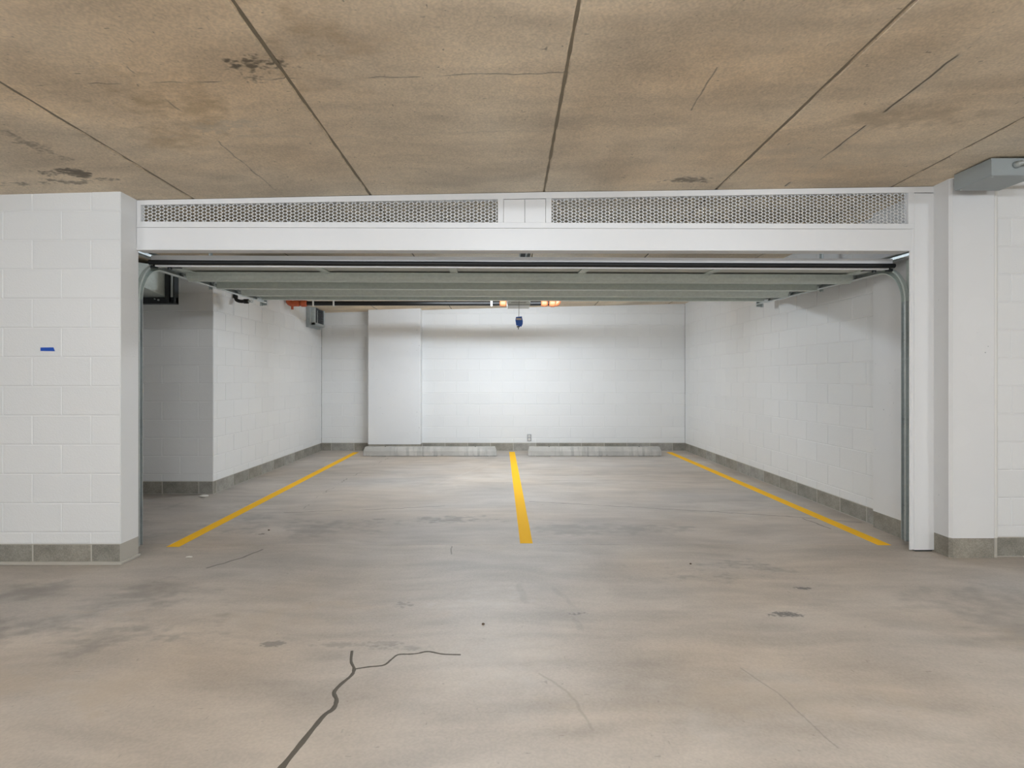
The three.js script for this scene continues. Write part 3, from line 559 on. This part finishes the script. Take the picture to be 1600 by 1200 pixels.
// ---------------------------------------------------------------- door opener with its rail and release cord
{
  const o = group('door_opener', 'grey ceiling mounted door opener with hanging blue release handle', 'door opener');
  o.position.set(0.2025, 2.192, -7.15); o.scale.setScalar(0.915);
  const sh = new THREE.Shape([[-0.155, 0.03], [-0.148, 0.0], [0.148, 0.0], [0.155, 0.03], [0.112, 0.075], [0.112, 0.162], [-0.112, 0.162], [-0.112, 0.075]].map(q => new THREE.Vector2(...q)));
  const hg = new THREE.ExtrudeGeometry(sh, { depth: 0.34, bevelEnabled: true, bevelSize: 0.004, bevelThickness: 0.004, bevelSegments: 2 }); hg.translate(0, 0, -0.34);
  const housing = part('housing', metreUV(hg), M.openerGrey, o);
  for (let i = 0; i < 14; i++) part('vent_slot', box(-0.094 + i * 0.0145 - 0.004, -0.094 + i * 0.0145 + 0.004, 0.034, 0.044, 0.0035, 0.006), M.slot, housing);
  part('base_seam', box(-0.150, 0.150, 0.006, 0.012, 0.003, 0.0055), M.grilleDark, housing);
  for (const e of [-1, 1]) part('light_lens', slab([[e * 0.160, 0.034], [e * 0.118, 0.078], [e * 0.118, 0.11], [e * 0.160, 0.07]], -0.002, 0.30, 0.002), std({ color: 0xf2f4f6, roughness: 0.3 }), o, 'white corner lens');
  part('rail', box(-0.050, -0.006, 0.160, 0.195, 0.0, 2.86), M.darkSteel, o);
  part('rail_flange', merged([box(-0.060, -0.050, 0.160, 0.198, 0.0, 2.86), box(-0.006, 0.024, 0.193, 0.198, 0.0, 2.86)]), M.zincBright, o);
  part('belt_guard', box(0.024, 0.042, 0.160, 0.19, 0.0, 2.86), M.boxGrey, o);
  part('header_bracket', box(-0.06, 0.05, 0.14, 0.21, 2.86, 2.90), M.zinc, o);
  const top = (ceilY(0.11, 7.33) - 2.192 - 0.004) / 0.915;
  for (const e of [-1, 1]) part('hanger', box(e * 0.10 - 0.014, e * 0.10 + 0.014, 0.162, top, -0.19, -0.187), M.zincBright, o);
  part('release_cord', tube([[0.004, 0.06, 0.03], [0.003, -0.05, 0.03], [0.0, -0.165, 0.03]], 0.004, 10, 6), M.cord, o);
  const hd = new THREE.Shape([[-0.036, 0.0], [0.034, 0.008], [0.047, -0.05], [0.045, -0.085], [0.030, -0.118], [-0.032, -0.100], [-0.042, -0.035]].map(q => new THREE.Vector2(...q)));
  const hgeo = new THREE.ExtrudeGeometry(hd, { depth: 0.03, bevelEnabled: true, bevelSize: 0.006, bevelThickness: 0.006, bevelSegments: 2 });
  const handle = part('release_handle', hgeo.translate(0.002, -0.168, 0.015), M.blue, o, 'blue plastic release handle');
  part('handle_tag', box(-0.036, 0.036, -0.204, -0.176, 0.046, 0.054, 0.003), M.tag, handle);
  part('handle_tip', merged([box(-0.028, 0.016, -0.300, -0.284, 0.02, 0.04, 0.004), cyl(0.006, 0.03, 'y', 8).translate(-0.006, -0.312, 0.03)]), M.darkSteel, handle);
}

// ---------------------------------------------------------------- sprinkler pipes
{
  const dp = 8.5, yp = 2.394;
  const p = group('sprinkler_pipe', 'long black sprinkler pipe with orange fittings under the ceiling', 'pipe');
  p.position.set(0, yp, -dp);
  part('pipe', cyl(0.034, 3.74, 'x', 20).translate(-1.09, 0, 0), M.blackPipe, p);
  const collar = (x, mat, r = 0.052) => part('fitting', lathe([[0, -0.05], [r * 0.8, -0.05], [r * 0.85, -0.03], [r, -0.028], [r, 0.028], [r * 0.85, 0.03], [r * 0.8, 0.05], [0, 0.05]], 'x').translate(x, 0, 0), mat, p, 'orange coupling');
  collar(-2.93, M.orange); collar(-3.03, M.orange, 0.046); collar(0.01, M.orangePale, 0.05); collar(0.62, M.orangePale, 0.05); collar(0.74, M.orangePale, 0.055);
  part('elbow', tube([[-3.05, 0, 0], [-3.12, 0, 0], [-3.15, 0.03, 0], [-3.15, 0.18, 0]], 0.045, 20, 14), M.orange, p);
  part('valve_handle', merged([box(-3.02, -2.94, 0.05, 0.066, -0.02, 0.02, 0.006), cyl(0.012, 0.05, 'y').translate(-2.98, 0.04, 0)]), M.orange, p); part('drain_plug', cyl(0.018, 0.08, 'y').translate(-3.10, -0.05, 0.0), M.orange, p);
  part('elbow', tube([[0.76, 0, 0], [0.80, 0, 0], [0.82, 0.03, 0], [0.82, 0.16, 0]], 0.045, 20, 14), M.orangePale, p);
  for (const x of [-2.78, -2.48, -0.16]) {
    const top = ceilY(x, dp) - yp;
    part('hanger', merged([new THREE.TorusGeometry(0.040, 0.006, 8, 20).rotateY(Math.PI / 2).translate(x, 0, 0), cyl(0.006, top - 0.04, 'y', 8).translate(x, (top + 0.04) / 2, 0), box(x - 0.012, x + 0.012, -0.046, 0.046, 0.036, 0.044)]), M.caulk, p);
  }
  part('riser', tube([[0.82, 0.15, 0], [0.82, ceilY(0.82, dp) - yp + 0.01, 0]], 0.034, 4, 14), M.blackPipe, p);
  part('riser', tube([[-3.15, 0.15, 0], [-3.15, ceilY(-3.15, dp) - yp + 0.01, 0]], 0.034, 4, 14), M.blackPipe, p);
  const d = group('sprinkler_drop', 'short black pipe elbow with sprinkler head near the left side wall', 'pipe');
  d.position.set(-3.183, 2.205, -6.87);
  const top = ceilY(-3.183, 6.87) - 2.205;
  part('pipe', tube([[0, top, 0], [0, 0.06, 0], [0.012, 0.018, 0], [0.06, 0, 0], [0.11, 0, 0]], 0.021, 40, 14), M.blackPipe, d);
  part('coupling', lathe([[0, -0.025], [0.028, -0.025], [0.028, 0.025], [0, 0.025]], 'x').translate(0.128, 0, 0), M.blackPipe, d);
  part('coupling', lathe([[0, -0.02], [0.027, -0.02], [0.027, 0.02], [0, 0.02]], 'y').translate(0, 0.06, 0), M.blackPipe, d);
  part('sprinkler_head', merged([cyl(0.014, 0.03, 'x', 12).translate(0.165, 0, 0), new THREE.TorusGeometry(0.013, 0.0025, 6, 16).translate(0.192, 0, 0), cyl(0.012, 0.003, 'x', 12).translate(0.208, 0, 0)]), M.zincBright, d);
}

// ---------------------------------------------------------------- duct in the recess, wall vent, outlet, junction box, tape
{
  const u = group('air_duct', 'galvanised air duct with flanged end in the left recess', 'air duct');
  const x0 = -4.05, x1 = -3.48, y0 = 2.09, y1 = 2.50, zf = -6.16;
  u.position.set(0, 0, 0);
  // the transition narrows from the flange to a smaller collar in front
  const P = [], A = [[x0, y0, zf], [x1, y0, zf], [x1, y1, zf], [x0, y1, zf]], i0 = -4.05, B = [[i0, 2.24, zf + 0.34], [-3.70, 2.24, zf + 0.34], [-3.70, 2.46, zf + 0.34], [i0, 2.46, zf + 0.34]];
  const quad = (a, b, c, d) => P.push(...a, ...b, ...c, ...a, ...c, ...d);
  const inset = A.map(([x, y, z]) => [x + (x < -3.7 ? 0.0 : -0.10), y + (y < 2.3 ? 0.06 : -0.02), z]);
  for (let i = 0; i < 4; i++) { const n = (i + 1) % 4; quad(inset[i], inset[n], B[n], B[i]); } quad(...B);
  const g = new THREE.BufferGeometry(); g.setAttribute('position', new THREE.Float32BufferAttribute(P, 3)); g.computeVertexNormals();
  part('transition', metreUV(g), M.zinc, u);
  part('duct_body', box(x0, x1 - 0.12, y0 + 0.02, y1, -DREC + 0.002, zf - 0.03), M.zinc, u);
  const fl = merged([box(x1 - 0.10, x1 - 0.055, y0, y1, zf - 0.03, zf + 0.05), box(x1 - 0.05, x1 - 0.012, y0 + 0.03, y1, zf - 0.03, zf + 0.03), box(x0, x1, y0, y0 + 0.06, zf - 0.03, zf + 0.02), box(x1 - 0.012, x1, y0, y1, zf - 0.03, zf + 0.05), box(x0, x1, y0 - 0.012, y0 + 0.002, zf - 0.03, zf + 0.06)]);
  part('flange', fl, M.darkSteel, u);
  part('flange_strip', cyl(0.016, y1 - y0 - 0.06, 'y', 12).translate(x1 - 0.034, (y0 + y1) / 2 + 0.03, zf + 0.03), M.zincBright, u);
  part('lock_screw', cyl(0.01, 0.02, 'z', 8).translate(-3.66, y0 + 0.03, zf + 0.025), M.zincBright, u); part('lock_screw', cyl(0.007, 0.02, 'z', 8).translate(-3.70, y0 + 0.04, zf + 0.025), M.zincBright, u);
  for (const x of [-3.55, -3.95]) part('hanger_strap', box(x - 0.012, x + 0.012, y1, ceilY(x, 6.25) - 0.002, -6.262, -6.258), M.zinc, u);
}
{
  const v = group('wall_vent', 'grey exhaust grille box high on the left side wall', 'vent');
  v.position.set(XL + 0.001, 2.13, -9.42); v.rotation.y = Math.PI / 2;     // local x runs back along the wall, z points into the room
  part('back_plate', box(0, 0.60, 0, 0.40, 0.001, 0.055, 0.004), M.boxGrey, v);
  part('collar', merged([box(0.10, 0.62, 0.045, 0.085, 0.05, 0.115, 0.004), box(0.10, 0.62, 0.335, 0.365, 0.05, 0.115, 0.004), box(0.10, 0.135, 0.045, 0.365, 0.05, 0.115, 0.004), box(0.585, 0.62, 0.045, 0.365, 0.05, 0.115, 0.004)]), M.zincBright, v);
  part('grille_back', box(0.13, 0.59, 0.08, 0.34, 0.052, 0.075), M.slot, v);
  for (let i = 0; i < 9; i++) part('louver', box(0.135, 0.585, 0.088 + i * 0.028, 0.106 + i * 0.028, 0.072, 0.10, 0.002), M.grilleDark, v);
  part('center_bar', box(0.25, 0.262, 0.085, 0.30, 0.098, 0.108), M.zincBright, v);
}
{
  const o = group('power_outlet', 'small grey power outlet low on the rear wall', 'outlet'); o.position.set(0.477, 0.235, -DR + 0.0012);
  part('cover_plate', box(-0.038, 0.038, -0.062, 0.062, 0, 0.007, 0.002), M.outlet, o);
  for (const y of [-0.027, 0.027]) { const s = part('socket', lathe([[0, 0], [0.02, 0], [0.02, 0.004], [0, 0.004]], 'z').translate(0, y, 0.0085).rotateX(0), M.caulk, o); part('slot', merged([box(-0.009, -0.006, y - 0.006, y + 0.008, 0.008, 0.0135), box(0.006, 0.009, y - 0.006, y + 0.008, 0.008, 0.0135)]), M.slot, s); }
}
{
  const y1 = ceilY(3.17, 4.04) - 0.004;
  const b = group('junction_box', 'grey metal electrical box on the ceiling at the right edge', 'junction box'); b.position.set(3.325, y1, -3.885);
  part('enclosure', box(-0.157, 0.157, -0.108, 0.0, -0.155, 0.155, 0.002), M.boxGrey, b);
  part('cover', box(-0.154, 0.154, -0.112, -0.108, -0.152, 0.152), M.boxGrey, b);
  for (const [x, z] of [[-0.13, -0.13], [0.13, -0.13], [-0.13, 0.13], [0.13, 0.13]]) part('screw', cyl(0.005, 0.003, 'y', 8).translate(x, -0.1135, z), M.zincBright, b);
  part('conduit_connector', merged([lathe([[0, 0], [0.022, 0], [0.022, 0.012], [0.017, 0.014], [0.017, 0.04], [0, 0.04]], 'z').rotateY(0).translate(0.0, 0, 0)]).translate(0.0, -0.045, 0.155), M.zincBright, b);
  part('conduit', tube([[0, -0.045, 0.19], [0.02, -0.045, 0.215], [0.07, -0.043, 0.23], [0.5, -0.043, 0.23], [1.3, -0.043, 0.23]], 0.0115, 40, 12), M.zincBright, b);
}
{
  const t = group('masking_tape', 'short strip of blue masking tape on the left block wall', 'tape');
  t.position.set(-3.133, 1.484, -DF + 0.0012);
  part('strip', slab([[-0.049, -0.012], [0.050, -0.013], [0.040, 0.013], [-0.049, 0.012]], -0.0016, 0, 0), M.tape, t);
}

// ---------------------------------------------------------------- wheel stops and yellow bay lines
{
  const L = 2.19;
  const sh = new THREE.Shape([[-0.075, 0.006], [0.075, 0.006], [0.075, 0.083], [0.052, 0.150], [-0.052, 0.150], [-0.075, 0.083]].map(q => new THREE.Vector2(...q)));
  const make = () => {
    const g = new THREE.ExtrudeGeometry(sh, { depth: L, bevelEnabled: true, bevelSize: 0.006, bevelThickness: 0.010, bevelOffset: -0.006, bevelSegments: 2 });
    g.rotateY(Math.PI / 2); g.translate(-L / 2, 0, 0);
    const p = g.attributes.position; for (let i = 0; i < p.count; i++) { const y = p.getY(i), x = p.getX(i); if (y > 0.09 && Math.abs(x) > L / 2 - 0.02) p.setX(i, x - Math.sign(x) * 0.022); }
    g.computeVertexNormals(); return metreUV(g);
  };
  const place = (x, label) => {
    const t = group('wheel_stop', label, 'wheel stop'); t.userData.group = 'concrete wheel stops'; t.position.set(x, 0, -9.60);
    part('curb', make(), M.stop, t);
    for (const s of [-0.85, 0.0, 0.85]) part('foot_pad', box(s - 0.12, s + 0.12, 0, 0.009, -0.07, 0.07), M.slot, t);
    for (const s of [-0.75, 0.75]) part('anchor_pin', cyl(0.012, 0.012, 'y', 10).translate(s, 0.15, 0), M.darkSteel, t);
  };
  place(-1.200, 'concrete wheel stop in front of the rear pilaster'); place(1.529, 'concrete wheel stop below the power outlet, right bay');
  const line = (label, x0, d0, x1, d1, w, mat) => {
    const t = group('parking_line', label, 'parking line'); t.userData.group = 'yellow bay lines';
    const n = 40, P = [], row = k => { const q = k / n, d = d0 + (d1 - d0) * q, x = x0 + (x1 - x0) * q; const a = x - w / 2 + 0.003 * (fbm(d * 6, x0, 2, 107) - 0.5), b = x + w / 2 + 0.003 * (fbm(d * 6 + 50, x0, 2, 108) - 0.5); return [[a, 0.0002, -d], [a, 0.0010, -d], [b, 0.0010, -d], [b, 0.0002, -d]]; };
    for (let k = 0; k < n; k++) { const a = row(k), b = row(k + 1); for (let s = 0; s < 3; s++) P.push(...a[s], ...a[s + 1], ...b[s + 1], ...a[s], ...b[s + 1], ...b[s]); }
    const g = new THREE.BufferGeometry(); g.setAttribute('position', new THREE.Float32BufferAttribute(P, 3)); g.computeVertexNormals();
    part('paint', metreUV(g), mat, t);
  };
  line('yellow bay line beside the left side wall', -2.512, 4.385, -2.55, 10.05, 0.098, M.yellow);
  line('yellow bay line between the two wheel stops', 0.187, 4.48, 0.168, 10.1, 0.098, M.yellow);
  line('yellow bay line beside the right side wall', 2.943, 4.43, 2.907, 10.05, 0.105, M.yellow);
}

// ---------------------------------------------------------------- scraps on the floor
{
  const crumple = (r, sy, sd) => { const g = new THREE.IcosahedronGeometry(r, 2), p = g.attributes.position; for (let i = 0; i < p.count; i++) { const x = p.getX(i), y = p.getY(i), z = p.getZ(i), k = 0.6 + 0.8 * fbm(x / r * 2 + sd + z / r * 1.3, y / r * 2 + z / r, 2, 113); p.setXYZ(i, x * k, y * k * sy, z * k); } g.computeVertexNormals(); return g; };
  const a = group('plastic_scrap', 'crumpled white plastic scrap by the shaded recess corner', 'litter'); a.position.set(-3.24, 0.012, -6.25); part('film', crumple(0.040, 0.30, 3), M.paper, a);
  const b = group('paper_scrap', 'tiny white paper scrap in front of the left yellow line', 'litter'); b.position.set(-2.245, 0.004, -4.13); part('sheet', crumple(0.018, 0.22, 8).scale(1.3, 1, 0.8), M.paper, b);
  const bits = [[-1.97, 4.86, 0.008, 'small brown chip on the floor right of the left yellow line'], [-0.10, 3.00, 0.008, 'small dark pebble on the aisle floor right of the sealed crack'], [1.30, 3.98, 0.007, 'pale chip on the aisle floor in front of the right bay']];
  for (const [x, d, r, l] of bits) { const g = group('pebble', l, 'litter'); g.position.set(x, r * 0.5, -d); part('stone', crumple(r, 0.6, x * 9), M.debris, g); }
}

// ---------------------------------------------------------------- lamps: strip fixtures with a wrap lens
function stripLight(label, x, d, len, tint, glow, side, turn = 0) {
  const y = ceilY(x, d) - (turn ? 0.014 : 0.004), t = group('ceiling_light', label, 'light'); t.position.set(x, y, -d);
  const slope = Math.atan2(ceilY(x + 0.5, d) - ceilY(x - 0.5, d), 1); t.rotation.z = turn ? 0 : slope; t.rotation.y = turn;
  part('body', box(-len / 2, len / 2, -0.035, 0, -0.055, 0.055, 0.004), M.steelWhite, t);
  part('lens', box(-len / 2 + 0.01, len / 2 - 0.01, -0.085, -0.035, -0.06, 0.06, 0.02), M.lens(tint, 2.5), t);
  const lamp = (w, h, px, py, pz, tx, ty, tz, e) => {
    const l = new THREE.RectAreaLight(tint, e, w, h); l.name = 'lamp_light'; l.position.set(px, py, pz); t.add(l);
    const q = new THREE.Object3D(); q.position.set(px, py, pz); q.lookAt(px - tx, py - ty, pz - tz); l.quaternion.copy(q.quaternion);
    l.castShadow = true;
  };
  lamp(len - 0.04, 0.10, 0, -0.090, 0, 0, -1, 0, glow);
  lamp(len - 0.04, 0.05, 0, -0.058, 0.066, 0, 0, 1, side);
  lamp(len - 0.04, 0.05, 0, -0.058, -0.066, 0, 0, -1, side);
}
stripLight('white ceiling strip light above the parked door', 0.0, 7.80, 2.3, BAY_TINT, BAY_GLOW, BAY_SIDE);
for (const [x, d, k, w, turn = 0] of [[-2.4, 1.2, 0.26, 'ahead and left of'], [0.3, 1.2, 0.58, 'just in front of'], [2.9, 0.9, 0.80, 'ahead and right of', Math.PI / 2], [-4.6, -2.2, 1.5, 'left of and behind'], [0.3, -2.2, 1.85, 'straight behind'], [5.2, -2.2, 1.7, 'right of and behind']])
  stripLight(`white aisle strip light ${w} the camera`, x, d, 1.2, AISLE_TINT, AISLE_GLOW * k, AISLE_SIDE * k, turn);

renderer.render(scene, camera);
